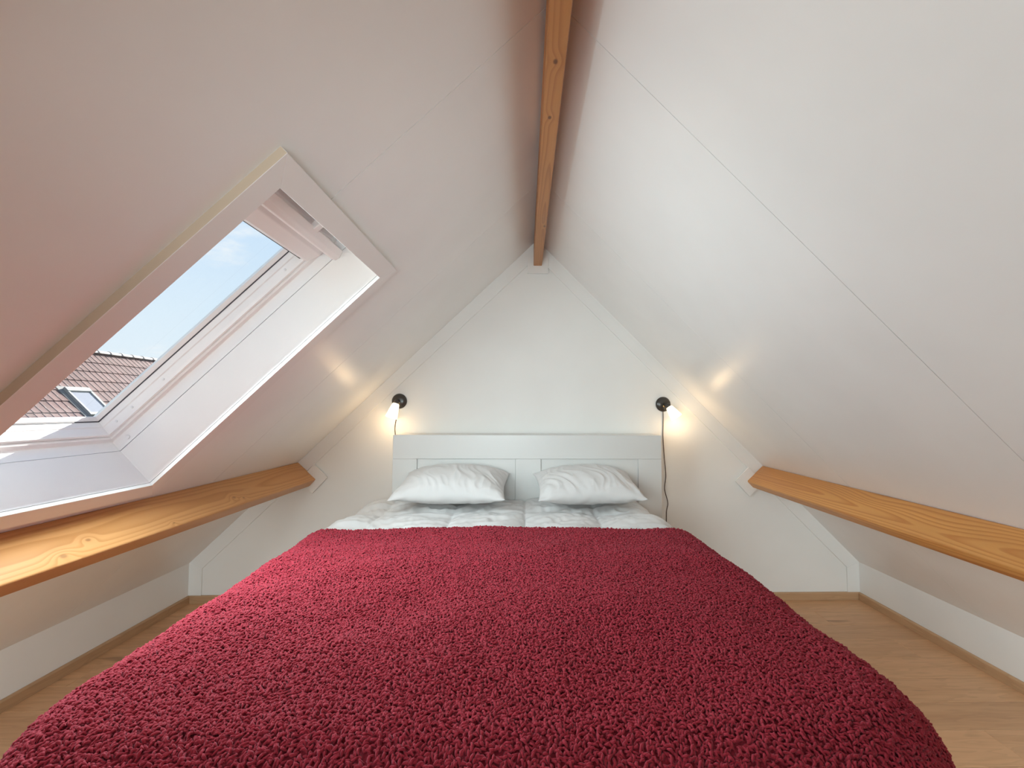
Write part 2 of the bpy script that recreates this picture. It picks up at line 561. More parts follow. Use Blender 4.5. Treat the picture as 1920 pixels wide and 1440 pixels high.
# ------------------------------------------------------------------ ceiling: two slopes of boards with fine joints
ceiling = empty('ceiling')
structure(ceiling, 'white panelled roof slopes meeting at the ridge')
def grid_panel(fn, ss, ys, hole, d0, d1, name, mat, parent):
    """Board in slope coordinates, made of cells, those for which hole() is true left out."""
    mb = MB()
    def cell(i, j):
        if not (0 <= i < len(ss) - 1 and 0 <= j < len(ys) - 1): return False
        return not hole((ss[i] + ss[i + 1]) / 2, (ys[j] + ys[j + 1]) / 2)
    def quad(*p):
        o = len(mb.v); mb.v += [tuple(q) for q in p]; mb.f.append((o, o + 1, o + 2, o + 3))
    for i in range(len(ss) - 1):
        for j in range(len(ys) - 1):
            if not cell(i, j): continue
            a, b, c, e = ss[i], ss[i + 1], ys[j], ys[j + 1]
            for dd in (d0, d1):
                quad(fn(a, c, dd), fn(b, c, dd), fn(b, e, dd), fn(a, e, dd))
            if not cell(i - 1, j): quad(fn(a, c, d0), fn(a, e, d0), fn(a, e, d1), fn(a, c, d1))
            if not cell(i + 1, j): quad(fn(b, c, d0), fn(b, e, d0), fn(b, e, d1), fn(b, c, d1))
            if not cell(i, j - 1): quad(fn(a, c, d0), fn(b, c, d0), fn(b, c, d1), fn(a, c, d1))
            if not cell(i, j + 1): quad(fn(a, e, d0), fn(b, e, d0), fn(b, e, d1), fn(a, e, d1))
    return mb.build(name, mat, parent)
HP = 0.012
def hole(s, y):
    return any(S0 - HP < s < S1 + HP and w[0] - HP < y < w[1] + HP for w in (WIN1, WIN_ADDED))
def cuts(a, b, extra):
    return sorted({a, b, *[e for e in extra if a < e < b]})
SC_ = [S0 - HP, S1 + HP]
YC_ = [WIN1[0] - HP, WIN1[1] + HP, WIN_ADDED[0] - HP, WIN_ADDED[1] + HP]
G = 0.0011
for a, b in zip(SEAMS[:-1], SEAMS[1:]):
    a2, b2 = a + G, b - G
    grid_panel(SL, cuts(0, SMAXL, SC_), cuts(a2, b2, YC_), hole, 0, 0.005, 'panel', M_SLOPE, ceiling)
    grid_panel(SR, [0, SMAXR], [a2, b2], lambda s, y: False, 0, 0.005, 'panel', M_SLOPE, ceiling)
grid_panel(SL, cuts(0, SMAXL + 0.12, SC_), cuts(YR, D, YC_), hole, 0.005, 0.166, 'roof_deck', M_DECK, ceiling)
grid_panel(SR, [0, SMAXR + 0.12], [YR, D], lambda s, y: False, 0.005, 0.166, 'roof_deck', M_DECK, ceiling)
MB().prism([(XR - 0.2, YR, ZR + 0.03), (XR, YR, ZR + 0.33), (XR + 0.2, YR, ZR + 0.03), (XR, YR, ZR + 0.012)],
           [(XR - 0.2, D, ZR + 0.03), (XR, D, ZR + 0.33), (XR + 0.2, D, ZR + 0.03), (XR, D, ZR + 0.012)]).build('ridge_cap', M_DECK, ceiling)

# ------------------------------------------------------------------ trim boards on the back wall
def inset_outline(g):
    P = [(WL, ZKL * 0 - 1), (WL, ZKL), (XR, ZR), (WR_, ZKR), (WR_, -1)]
    ls = []
    for (a, b) in zip(P[:-1], P[1:]):
        dx, dz = b[0] - a[0], b[1] - a[1]; L = math.hypot(dx, dz)
        nx, nz_ = dz / L, -dx / L
        ls.append(((a[0] + nx * g, a[1] + nz_ * g), (dx / L, dz / L)))
    def isect(l1, l2):
        (p, d), (q, e) = l1, l2
        den = d[0] * e[1] - d[1] * e[0]
        t = ((q[0] - p[0]) * e[1] - (q[1] - p[1]) * e[0]) / den
        return (p[0] + d[0] * t, p[1] + d[1] * t)
    return [isect(ls[i], ls[i + 1]) for i in range(3)]
TW, TT = 0.088, 0.010
iL, iA, iR = inset_outline(TW)
BBH = 0.0543
def wall_board(poly, name, label):
    o = MB().prism([(x, D - TT, z) for x, z in poly], [(x, D - 0.0005, z) for x, z in poly]).build(name, M_TRIM, bevel=0.0012)
    return structure(o, label)
wall_board([(WL, ZKL), (XR, ZR), iA, iL], 'trim_1', 'white board trim on the back wall along the left slope')
wall_board([(XR, ZR), (WR_, ZKR), iR, iA], 'trim_2', 'white board trim on the back wall along the right slope')
wall_board([(WL, BBH), (WL, ZKL), iL, (WL + TW, BBH)], 'trim_3', 'short white upright trim in the back left corner')
wall_board([(WR_, ZKR), (WR_, BBH), (WR_ - TW, BBH), iR], 'trim_4', 'short white upright trim in the back right corner')

# ------------------------------------------------------------------ baseboards
def skirting(prof_fn, a, b, name, mat, label):
    prof = [(0, 0), (0.014, 0), (0.014, BBH - 0.008), (0.009, BBH), (0, BBH)]
    o = MB().prism([prof_fn(u, z, a) for u, z in prof], [prof_fn(u, z, b) for u, z in prof]).build(name, mat, bevel=0.0008)
    return structure(o, label)
skirting(lambda u, z, t: (WL + u, t, z), YR, D - 0.0155, 'baseboard_left', M_BASE, 'oak-look skirting along the left knee wall')
skirting(lambda u, z, t: (WR_ - u, t, z), YR, D - 0.0155, 'baseboard_right', M_BASE, 'oak-look skirting along the right knee wall')
skirting(lambda u, z, t: (t, D - 0.0005 - u, z), WL + 0.001, WR_ - 0.001, 'baseboard_back', M_BASEX, 'oak-look skirting along the back wall')

# ------------------------------------------------------------------ beams
def beam(pts, y0, y1, name, mat, label, bev=0.006, dy=(0, 0)):
    """pts: cross-section (x, z) at the back wall; dy: sag (dx, dz) per metre towards the rear"""
    k = y1 - y0
    o = MB().prism([(x + dy[0] * k, y0, z + dy[1] * k) for x, z in pts], [(x, y1, z) for x, z in pts]).build(name, mat, bevel=bev, seg=2)
    smooth_by_angle(o, 0.9)
    return tag(o, label, 'beam', kind='thing')
Av, Bv = Vector((-1.588, 0, 0.9668)), Vector((-1.4585, 0, 0.8485))
nb = (Bv - Av).normalized(); eb = Vector((nb.z, 0, -nb.x)) * 1.0
TH = 0.068
Cv = Bv + eb * TH; Dv = Av + eb * TH
kl = [((-1.505, 1.69, 0.89), 0.009), ((-1.482, 1.58, 0.868), 0.012), ((-1.497, 2.50, 0.885), 0.010), ((-1.485, 2.56, 0.872), 0.008), ((-1.475, 2.05, 0.862), 0.006)]
M_BEAML = beam_wood('left_purlin_wood', (-1.62, 0.80), kl, spacing=0.0062, warp=0.0055, light=(0.68, 0.365, 0.145), dark=(0.50, 0.235, 0.075), seed=3.1, stretch=1.1, core_k=0.45)
bl = beam([(Av.x, Av.z), (Bv.x, Bv.z), (Cv.x, Cv.z), (Dv.x, Dv.z)], YR, D - TT - 0.0005, 'ceiling_beam', M_BEAML, 'knotty pale orange wooden purlin below the roof window', dy=(0, 0.0008))
Ar, Br = Vector((1.702, 0, 0.947)), Vector((1.5835, 0, 0.8365))
nb = (Br - Ar).normalized(); eb = Vector((-nb.z, 0, nb.x))
Cr, Dr = Br + eb * TH, Ar + eb * TH
kr = [((1.668, 2.25, 0.915), 0.020), ((1.655, 1.86, 0.903), 0.022)]
M_BEAMR = beam_wood('right_purlin_wood', (1.665, 0.845), kr, spacing=0.0085, warp=0.0075, light=(0.80, 0.40, 0.115), dark=(0.56, 0.205, 0.042), seed=8.4, stretch=0.45, core_k=0.0, along=0.2)
br = beam([(Ar.x, Ar.z), (Br.x, Br.z), (Cr.x, Cr.z), (Dr.x, Dr.z)], YR, D - TT - 0.0005, 'ceiling_beam', M_BEAMR, 'orange wooden purlin with flame grain along the right slope', bev=0.009)
kc = [((0.085, 1.35, 2.377), 0.010), ((0.082, 1.62, 2.377), 0.009), ((0.105, 2.62, 2.377), 0.010)]
M_BEAMC = beam_wood('ridge_beam_wood', (0.10, 2.36), kc, spacing=0.012, warp=0.013, light=(0.52, 0.245, 0.075), dark=(0.34, 0.125, 0.03), seed=5.7, stretch=0.8)
bc = beam([(0.056, 2.377), (0.116, 2.377), (0.116, 2.52), (0.056, 2.52)], YR, D - TT - 0.0005, 'ceiling_beam', M_BEAMC, 'reddish wooden ridge beam hanging in the peak of the ceiling', bev=0.004)
# white collar boards on the wall round the beam ends
def collar(pts, parent):
    y0, y1 = D - TT - 0.0125, D - TT - 0.0006
    MB().prism([(x, y0, z) for x, z in pts], [(x, y1, z) for x, z in pts]).build('end_plate', M_TRIM, parent, bevel=0.001)
def quad_round(A, nbv, ebv, top, w, below):
    p = [A - nbv * 0 + ebv * -0.004, A + nbv * (w), A + nbv * w + ebv * below, A + ebv * below]
    return [(q.x, q.z) for q in p]
nbl = (Bv - Av).normalized(); ebl = (Cv - Bv).normalized()
q0 = Vector((-1.474, 0, 0.952)); q1 = Vector((-1.379, 0, 0.862))
collar([(q0.x, q0.z), (q1.x, q1.z), ((q1 + ebl * 0.15).x, (q1 + ebl * 0.15).z), ((q0 + ebl * 0.15).x, (q0 + ebl * 0.15).z)], bl)
ebr = (Cr - Br).normalized()
q0 = Vector((1.598, 0, 0.936)); q1 = Vector((1.498, 0, 0.838))
collar([(q0.x, q0.z), (q1.x, q1.z), ((q1 + ebr * 0.15).x, (q1 + ebr * 0.15).z), ((q0 + ebr * 0.15).x, (q0 + ebr * 0.15).z)], br)
collar([(0.012, 2.322), (0.163, 2.322), (0.163, 2.44), (0.012, 2.44)], bc)

# ------------------------------------------------------------------ roof windows
def roof_window(idx, ya, yb, label):
    W = structure(empty('window_%d' % idx), label)
    def side(which, prof, name, mat, bevel=0.0, edge=None):
        """prof: (inset p from the opening edge, depth d); extruded along one side with mitred ends"""
        def P(p, d, end):
            if which == 'far': return SL(S0 + p if end == 0 else S1 - p, yb - p, d)
            if which == 'near': return SL(S0 + p if end == 0 else S1 - p, ya + p, d)
            if which == 'low': return SL(S1 - p, ya + p if end == 0 else yb - p, d)
            return SL(S0 + p, ya + p if end == 0 else yb - p, d)
        o = MB().prism([P(p, d, 0) for p, d in prof], [P(p, d, 1) for p, d in prof]).build(name, mat, W, bevel=bevel)
        if edge is not None:      # the outer sawn edge is left unpainted
            o.data.materials.append(edge)
            outw = {'far': Vector((0, 1, 0)), 'near': Vector((0, -1, 0)), 'low': eL, 'top': -eL}[which]
            for f in o.data.polygons:
                if f.normal.dot(outw) > 0.9 and f.area > 0.004:
                    f.material_index = 1
        return o
    for w in ('far', 'near', 'low', 'top'):
        side(w, [(0.0, -0.024), (0.0, -0.010), (-0.011, -0.010), (-0.011, -0.0004), (-0.072, -0.0004), (-0.072, -0.024)], 'architrave_board', M_TRIM, 0.0008, edge=M_MDF)
        side(w, [(0.0, -0.0085), (0.0, 0.163), (-0.0115, 0.163), (-0.0115, -0.0085)], 'lining_panel', M_LINING)
        side(w, [(-0.0015, 0.1665), (-0.0015, 0.211), (0.002, 0.213), (0.015, 0.215), (0.018, 0.219), (0.018, 0.33), (-0.05, 0.33), (-0.05, 0.1665)], 'frame_rail', M_PVC)
        if w != 'top':
            side(w, [(0.0195, 0.227), (0.0225, 0.223), (0.0285, 0.2265), (0.031, 0.237), (0.0345, 0.259), (0.0375, 0.2625), (0.0415, 0.2825), (0.0415, 0.300), (0.0195, 0.300)], 'sash_rail', M_PVC)
            side(w, [(0.041, 0.2832), (0.0437, 0.2832), (0.0437, 0.2868), (0.041, 0.2868)], 'gasket', M_GASKET)
            side(w, [(0.041, 0.287), (0.045, 0.287), (0.053, 0.300), (0.053, 0.3035), (0.041, 0.3035)], 'glazing_bead', M_PVC)
    # deep top sash rail
    poly = [(0.9845, 0.2245), (1.000, 0.205), (1.080, 0.199), (1.134, 0.216), (1.147, 0.245), (1.149, 0.300), (0.9845, 0.300)]
    o = MB().prism([SL(s, ya + 0.0195, d) for s, d in poly], [SL(s, yb - 0.0195, d) for s, d in poly]).build('top_sash_rail', M_PVC, W, bevel=0.003, seg=2)
    MB().box(1.13, 1.149, ya + 0.05, yb - 0.034, 0.2445, 0.252, SL).build('top_gasket', M_GASKET, W)
    # ventilation bar with two brackets
    bar = [(1.002, 0.158), (1.030, 0.146), (1.052, 0.150), (1.060, 0.168), (1.052, 0.190), (1.010, 0.196)]
    b = MB().prism([SL(s, ya + 0.004, d) for s, d in bar], [SL(s, yb - 0.004, d) for s, d in bar]).build('ventilation_bar', M_PVC, W, bevel=0.003, seg=2)
    for yy in (ya + 0.2, (ya + yb) / 2 + 0.14):
        MB().box(0.9685, 1.012, yy - 0.016, yy + 0.016, 0.150, 0.1725, SL).build('bar_bracket', M_PVC, b, bevel=0.002)
    MB().box(1.125, 1.148, yb - 0.0485, yb - 0.0295, 0.2385, 0.2442, SL).build('hinge', M_ZINC, W, bevel=0.001)
    # panes
    g = MB().box(1.145, S1 - 0.0395, ya + 0.0395, yb - 0.0395, 0.3005, 0.3235, SL).build('glass_pane', M_GLASS, W)
    # screw caps on the far sash rail and a plug in the lining
    scr = MB().lathe((0, 0, 0), (0, -1, 0), [(0, 0.0), (0, 0.0048), (0.0012, 0.0046), (0.0022, 0.003), (0.0022, 0)], 12).mesh('screw', M_SCREW, smooth=True)
    for s in (2.10, 2.02, 1.86, 1.22):
        o = link('screw', scr, W); o.location = SL(s, yb - 0.0322, 0.2455)
    plug = MB().lathe((0, 0, 0), (0, -1, 0), [(0, 0.0), (0, 0.009), (0.0015, 0.0085), (0.002, 0.006), (0.0015, 0)], 16).mesh('lining_plug', M_SCREW, smooth=True)
    o = link('lining_plug', plug, W); o.location = SL(2.13, yb + 0.0001, 0.186)
    return W
roof_window(1, *WIN1, 'white roof window in the left slope with a view of a tiled roof')
roof_window(2, *WIN_ADDED, 'added unseen white roof window in the left slope beside the camera')  # invented window out of view, added for extra light

# ------------------------------------------------------------------ bed
HF, HB = 3.0975, D - 0.016
HL, HR, HT = -0.8549, 0.8951, 1.1741
bed = tag(empty('bed', (0.02, 2.05, 0)), 'white double bed with a framed two-panel headboard against the wall', 'bed')
hb = MB().box(HL, HR, HF + 0.018, HB, 0.02, HT - 0.0015).build('headboard', M_HEAD, bed, bevel=0.0015)
def hpart(x0, x1, z0, z1, name, dy=0.0):
    o = MB().box(x0, x1, HF + dy, HF + 0.0178, z0, z1).build(name, M_HEAD, None, bevel=0.0012)
    o.parent = hb; o.matrix_parent_inverse = Matrix.Identity(4); o.location = (0, 0, 0)
    return o
RZ = 1.0195
hpart(HL, HR, RZ + 0.0006, HT, 'top_rail')
hpart(HL, -0.699, 0.25, RZ, 'stile'); hpart(-0.0605, 0.104, 0.25, RZ, 'stile'); hpart(0.742, HR, 0.25, RZ, 'stile')
hpart(-0.6985, -0.061, 0.25, RZ, 'recessed_panel', 0.0105); hpart(0.1045, 0.7415, 0.25, RZ, 'recessed_panel', 0.0105)
hpart(-0.6985, -0.061, 0.02, 0.2495, 'bottom_rail'); hpart(0.1045, 0.7415, 0.02, 0.2495, 'bottom_rail')
FY = 1.02
MB().box(HL + 0.02, HL + 0.045, FY, HF, 0.10, 0.40).build('side_rail', M_HEAD, bed, bevel=0.002)
MB().box(HR - 0.045, HR - 0.02, FY, HF, 0.10, 0.40).build('side_rail', M_HEAD, bed, bevel=0.002)
MB().box(HL + 0.02, HR - 0.02, FY - 0.03, FY - 0.0005, 0.10, 0.42).build('footboard', M_HEAD, bed, bevel=0.002)
for sx in (HL + 0.06, HR - 0.13):
    for sy in (FY + 0.02, HF - 0.12):
        MB().box(sx, sx + 0.07, sy, sy + 0.07, 0, 0.10).build('leg', M_HEAD, bed, bevel=0.002)
MB().box(HL + 0.05, HR - 0.05, FY + 0.005, HF - 0.004, 0.30, 0.585).build('mattress', M_MATT, bed, bevel=0.04, seg=4)

# ---- noise on numpy grids
class Perlin:
    def __init__(self, seed, n=512):
        r = np.random.RandomState(seed)
        a = r.rand(n, n) * 2 * np.pi
        self.gx, self.gy, self.n = np.cos(a), np.sin(a), n
    def __call__(self, x, y):
        xi = np.floor(x).astype(int); yi = np.floor(y).astype(int)
        fx, fy = x - xi, y - yi
        n = self.n
        def g(i, j):
            ii, jj = (xi + i) % n, (yi + j) % n
            return self.gx[ii, jj] * (fx - i) + self.gy[ii, jj] * (fy - j)
        u = fx * fx * fx * (fx * (fx * 6 - 15) + 10); v = fy * fy * fy * (fy * (fy * 6 - 15) + 10)
        return ((g(0, 0) * (1 - u) + g(1, 0) * u) * (1 - v) + (g(0, 1) * (1 - u) + g(1, 1) * u) * v) * 1.41
P1, P2, P3, P4 = Perlin(11), Perlin(23), Perlin(37), Perlin(51)

def grid_object(name, X, Y, Z, mat, parent=None, flip=False):
    h, w = X.shape
    co = np.stack([X, Y, Z], -1).reshape(-1, 3).astype(np.float32)
    idx = np.arange(h * w).reshape(h, w)
    q = np.stack([idx[:-1, :-1], idx[:-1, 1:], idx[1:, 1:], idx[1:, :-1]], -1).reshape(-1, 4)
    if flip: q = q[:, ::-1]
    me = bpy.data.meshes.new(name)
    me.vertices.add(len(co)); me.vertices.foreach_set('co', co.ravel())
    me.loops.add(q.size); me.loops.foreach_set('vertex_index', q.ravel().astype(np.int32))
    me.polygons.add(len(q)); me.polygons.foreach_set('loop_start', np.arange(0, q.size, 4, dtype=np.int32))
    me.polygons.foreach_set('use_smooth', np.ones(len(q), dtype=bool))
    me.update(calc_edges=True); me.validate()
    me.materials.append(mat)
    return link(name, me, parent)
def normals(X, Y, Z):
    P = np.stack([X, Y, Z], -1)
    du = np.gradient(P, axis=1); dv = np.gradient(P, axis=0)
    n = np.cross(du, dv)
    return n / (np.linalg.norm(n, axis=-1, keepdims=True) + 1e-12)

def drape(U, V, xl, xr, yf, r, flare=0.05, rc=0.22):
    """Lay flat cloth (U across, V along) over a box: returns X, Y, drop below the top, side weight.
    xl, xr may vary with V (arrays)."""
    # rounded rectangle, open towards the head
    cx = np.clip(U, xl + rc, xr - rc); cy = np.maximum(V, yf + rc)
    dx, dy = U - cx, V - cy
    dist = np.hypot(dx, dy) + 1e-9
    ux, uy = dx / dist, dy / dist
    t = np.maximum(dist - (rc - 0.0), 0)      # beyond the top's rim
    inside = np.minimum(dist, rc)
    arc = np.minimum(t, r * math.pi / 2)
    out = r * np.sin(arc / r)
    drop = r * (1 - np.cos(arc / r))
    hang = np.maximum(t - r * math.pi / 2, 0)
    out = out + hang * flare
    drop = drop + hang
    X = cx + ux * (inside + out); Y = cy + uy * (inside + out)
    return X, Y, drop, t

# duvet (only its head end shows; it runs on a little way under the blanket)
dx_ = 0.008
V, U = np.meshgrid(np.arange(1.75, 3.088, dx_), np.arange(-1.40, 1.20, dx_), indexing='ij')
k = np.clip((V - 2.30) / 0.75, 0, 1)
xl = -0.925 + 0.06 * k ** 1.5; xr = 0.695 - 0.075 * k ** 1.5
X, Y, drop, t = drape(U, V, xl, xr, -9, 0.15)
cell = 0.41
sx = np.abs(np.sin(np.pi * (U - 0.0) / cell)); sy = np.abs(np.sin(np.pi * (V - 2.36) / 0.42))
puff = (np.minimum(sx, 1) ** 0.42) * (np.minimum(sy, 1) ** 0.42)
wr = 1 - np.abs(P1(U * 3.5 + P2(U * 2.5, V * 2.5) * 1.0 + V * 4, V * 10 - U * 4)) * 2
wr2 = 1 - np.abs(P3(U * 16 + V * 9, V * 9 - U * 6 + P4(U * 4, V * 4))) * 2
big = P4(U * 3.2 + 7, V * 4.1)
hgt = 0.036 * puff + 0.013 * wr + 0.0040 * wr2 + 0.014 * big - 0.015
Z0 = 0.715 + 0.03 * k - drop
N = normals(X, Y, Z0)
if N[0, N.shape[1] // 2, 2] < 0: N = -N
damp = np.exp(-np.maximum(t - 0.3, 0) * 4)
hgt = hgt * damp
X, Y, Z = X + N[..., 0] * hgt, np.minimum(Y + N[..., 1] * hgt, 3.094), Z0 + N[..., 2] * hgt
# tucked down a little at the head, and kept above the floor
Z = np.maximum(Z, 0.10)
duv = grid_object('duvet', X, Y, Z, M_COTTON)
tag(duv, 'white quilted duvet on the bed, showing between blanket and headboard', 'duvet')
so = duv.modifiers.new('thick', 'SOLIDIFY'); so.thickness = 0.03; so.offset = -1

# pillows
def pillow(cx, cy, cz, hw, hd, th, tilt, yaw, seed, label, ear):
    n1, n2 = 150, 104
    b, a = np.meshgrid(np.linspace(-1, 1, n2), np.linspace(-1, 1, n1), indexing='ij')
    rnd = np.random.RandomState(seed); off = rnd.rand(6) * 50
    pin = 1 - 0.085 * (1 - np.abs(b) ** 2.0) * 0 
    # outline: sides bow in between the corners
    ox = a * hw * (1 - 0.07 * (1 - b ** 2) * np.abs(a) ** 3)
    oy = b * hd * (1 - 0.10 * (1 - a ** 2) * np.abs(b) ** 3)
    prof = np.maximum((1 - np.abs(a) ** 2.3), 0) ** 0.6 * np.maximum((1 - np.abs(b) ** 2.2), 0) ** 0.6
    surf = []
    for sgn in (1, -1):
        warp = 0.8 * P2(a * 1.6 + off[1], b * 1.4 + off[0])
        w = 1 - np.abs(P1(a * 2.6 + b * 0.9 + off[0] + warp, b * 0.55 + off[2] - a * 0.3)) * 2.2
        w2 = 1 - np.abs(P3(a * 5.2 + b * 1.8 + off[3] + warp, b * 1.1 + off[4] - a * 0.6)) * 2.2
        fade = np.minimum(1, (1 - np.maximum(np.abs(a), np.abs(b))) * 7)
        side = 0.45 + 0.55 * np.clip(0.5 - 0.8 * b, 0, 1)      # creases are stronger towards the front
        h = th * prof * (1 + 0.10 * P4(a * 1.2 + off[1], b * 1.2 + sgn)) + (0.009 * w + 0.005 * w2) * fade * side * (1 if sgn > 0 else 0.4)
        zz = sgn * h * (1.0 if sgn > 0 else 0.9)
        edge = 0.010 * P3(a * 6 + off[2], b * 6 + off[0]) * np.maximum(np.abs(a), np.abs(b)) ** 6 - 0.012 * np.abs(a) ** 2.5
        surf.append((ox, oy, zz + edge))
    Rm = Matrix.Rotation(yaw, 4, 'Z') @ Matrix.Rotation(tilt, 4, 'X')
    R = np.array(Rm.to_3x3())
    verts, faces = [], []
    me = bpy.data.meshes.new('pillow')
    allv, allq = [], []
    o = 0
    for i, (x, y, z) in enumerate(surf):
        p = np.stack([x, y, z], -1).reshape(-1, 3) @ R.T
        idx = np.arange(n1 * n2).reshape(n2, n1) + o
        q = np.stack([idx[:-1, :-1], idx[:-1, 1:], idx[1:, 1:], idx[1:, :-1]], -1).reshape(-1, 4)
        if i: q = q[:, ::-1]
        allv.append(p); allq.append(q); o += n1 * n2
    me.from_pydata(np.vstack(allv).tolist(), [], np.vstack(allq).tolist())
    bm = bmesh.new(); bm.from_mesh(me)
    bmesh.ops.remove_doubles(bm, verts=bm.verts, dist=0.0006)
    for f in bm.faces: f.smooth = True
    bm.to_mesh(me); bm.free()
    me.materials.append(M_COTTON)
    ob = link('pillow', me)
    ob.location = (cx, cy, cz)
    return tag(ob, label, 'pillow', 'pillows against the headboard')
pillow(-0.432, 2.89, 0.893, 0.332, 0.222, 0.102, math.radians(12), math.radians(-2), 4, 'white pillow under the lamp whose cord hides behind the headboard', 1)
pillow(0.378, 2.895, 0.889, 0.314, 0.222, 0.098, math.radians(12), math.radians(3), 9, 'white pillow nearest the long hanging lamp cord', 1)

# blanket: teddy fleece with real curls
step = 0.008
def blanket_surface(U, V):
    g = np.clip((2.3 - V) / 1.0, 0, 1)
    bxl = -0.93 + 0.055 * g; bxr = 0.715 + 0.01 * g
    X, Y, drop, t = drape(U, V, bxl, bxr, 0.90, 0.15, flare=0.10, rc=0.20)
    low = 0.012 * P4(U * 2.3 + 3, V * 2.6) + 0.006 * P2(U * 5, V * 5.5 + 9)
    crown = 0.012 * np.exp(-((U + 0.1) / 0.7) ** 2)
    Z0 = 0.762 + low + crown - drop
    he = np.clip((2.318 - V) / 0.022, 0, 1)
    Z0 = Z0 - 0.028 * (1 - np.sqrt(1 - (1 - he) ** 2))
    return X, Y, Z0
V, U = np.meshgrid(np.arange(0.36, 2.3185, step), np.arange(-1.44, 1.24, step), indexing='ij')
X, Y, Z = blanket_surface(U, V)
Z = np.maximum(Z, 0.03)
blk = grid_object('blanket', X, Y, Z, M_FLEECE)
tag(blk, 'wine red curly fleece blanket spread over the bed', 'blanket')

# the pile: short bent curls standing on the blanket, joined into one part
def pile():
    r = np.random.RandomState(3)
    cell = 0.0069
    vv, uu = np.meshgrid(np.arange(0.50, 2.318, cell), np.arange(-1.22, 1.01, cell), indexing='ij')
    u = (uu + (r.rand(*uu.shape) - 0.5) * cell * 0.95).ravel(); v = (vv + (r.rand(*uu.shape) - 0.5) * cell * 0.95).ravel()
    v = np.minimum(v, 2.3165)
    n = len(u)
    e = 0.002
    p0 = np.stack(blanket_surface(u, v), -1)
    pu = np.stack(blanket_surface(u + e, v), -1); pv = np.stack(blanket_surface(u, np.minimum(v + e, 2.318)), -1)
    tu = (pu - p0); tu /= np.linalg.norm(tu, axis=1, keepdims=True) + 1e-9
    tv = (pv - p0); tv /= np.linalg.norm(tv, axis=1, keepdims=True) + 1e-9
    nn = np.cross(tu, tv); nn /= np.linalg.norm(nn, axis=1, keepdims=True) + 1e-9
    tv = np.cross(nn, tu)
    # neighbouring curls lean roughly the same way
    ang = np.pi * 2.2 * P1(u * 14, v * 14) + (r.rand(n) - 0.5) * 2.4
    d = tu * np.cos(ang)[:, None] + tv * np.sin(ang)[:, None]
    s_ = np.cross(nn, d)
    L = 0.0095 + 0.0055 * r.rand(n); hgt = 0.0035 + 0.0050 * r.rand(n) + 0.0030 * P4(u * 20, v * 24)
    bend = (r.rand(n) - 0.5) * 0.010
    rad = 0.0022 + 0.0010 * r.rand(n)
    K, S = 5, 4
    ts = np.array([0.0, 0.22, 0.5, 0.78, 1.0]); taper = np.array([0.55, 0.95, 1.08, 0.95, 0.45])
    tilt = (r.rand(n) - 0.35) * 0.006
    cen = [p0 + d * ((t - 0.5) * L)[:, None] + nn * (hgt * math.sin(math.pi * (0.12 + 0.76 * t)) + tilt * t)[:, None] + s_ * (bend * math.sin(math.pi * t))[:, None] for t in ts]
    verts = np.zeros((n, K, S, 3), np.float32)
    for k in range(K):
        td = cen[min(k + 1, K - 1)] - cen[max(k - 1, 0)]
        td /= np.linalg.norm(td, axis=1, keepdims=True) + 1e-9
        a_ = np.cross(td, nn); a_ /= np.linalg.norm(a_, axis=1, keepdims=True) + 1e-9
        b_ = np.cross(a_, td)
        for q in range(S):
            w = 2 * math.pi * q / S
            verts[:, k, q] = cen[k] + (a_ * math.cos(w) + b_ * math.sin(w)) * (rad * taper[k])[:, None]
    base = (np.arange(n) * K * S)[:, None, None]
    kk, qq = np.meshgrid(np.arange(K - 1), np.arange(S), indexing='ij')
    q2 = (qq + 1) % S
    f = np.stack([kk * S + qq, kk * S + q2, (kk + 1) * S + q2, (kk + 1) * S + qq], -1).reshape(1, -1, 4) + base
    f = f.reshape(-1, 4).astype(np.int32)
    me = bpy.data.meshes.new('pile')
    me.vertices.add(n * K * S); me.vertices.foreach_set('co', verts.ravel())
    me.loops.add(f.size); me.loops.foreach_set('vertex_index', f.ravel())
    me.polygons.add(len(f)); me.polygons.foreach_set('loop_start', np.arange(0, f.size, 4, dtype=np.int32))
    me.polygons.foreach_set('use_smooth', np.ones(len(f), dtype=bool))
    me.update(calc_edges=True)
    me.materials.append(M_FLEECE)
    o = link('pile', me, blk)
    o['kind'] = 'stuff'
    return n
print('curls', pile())

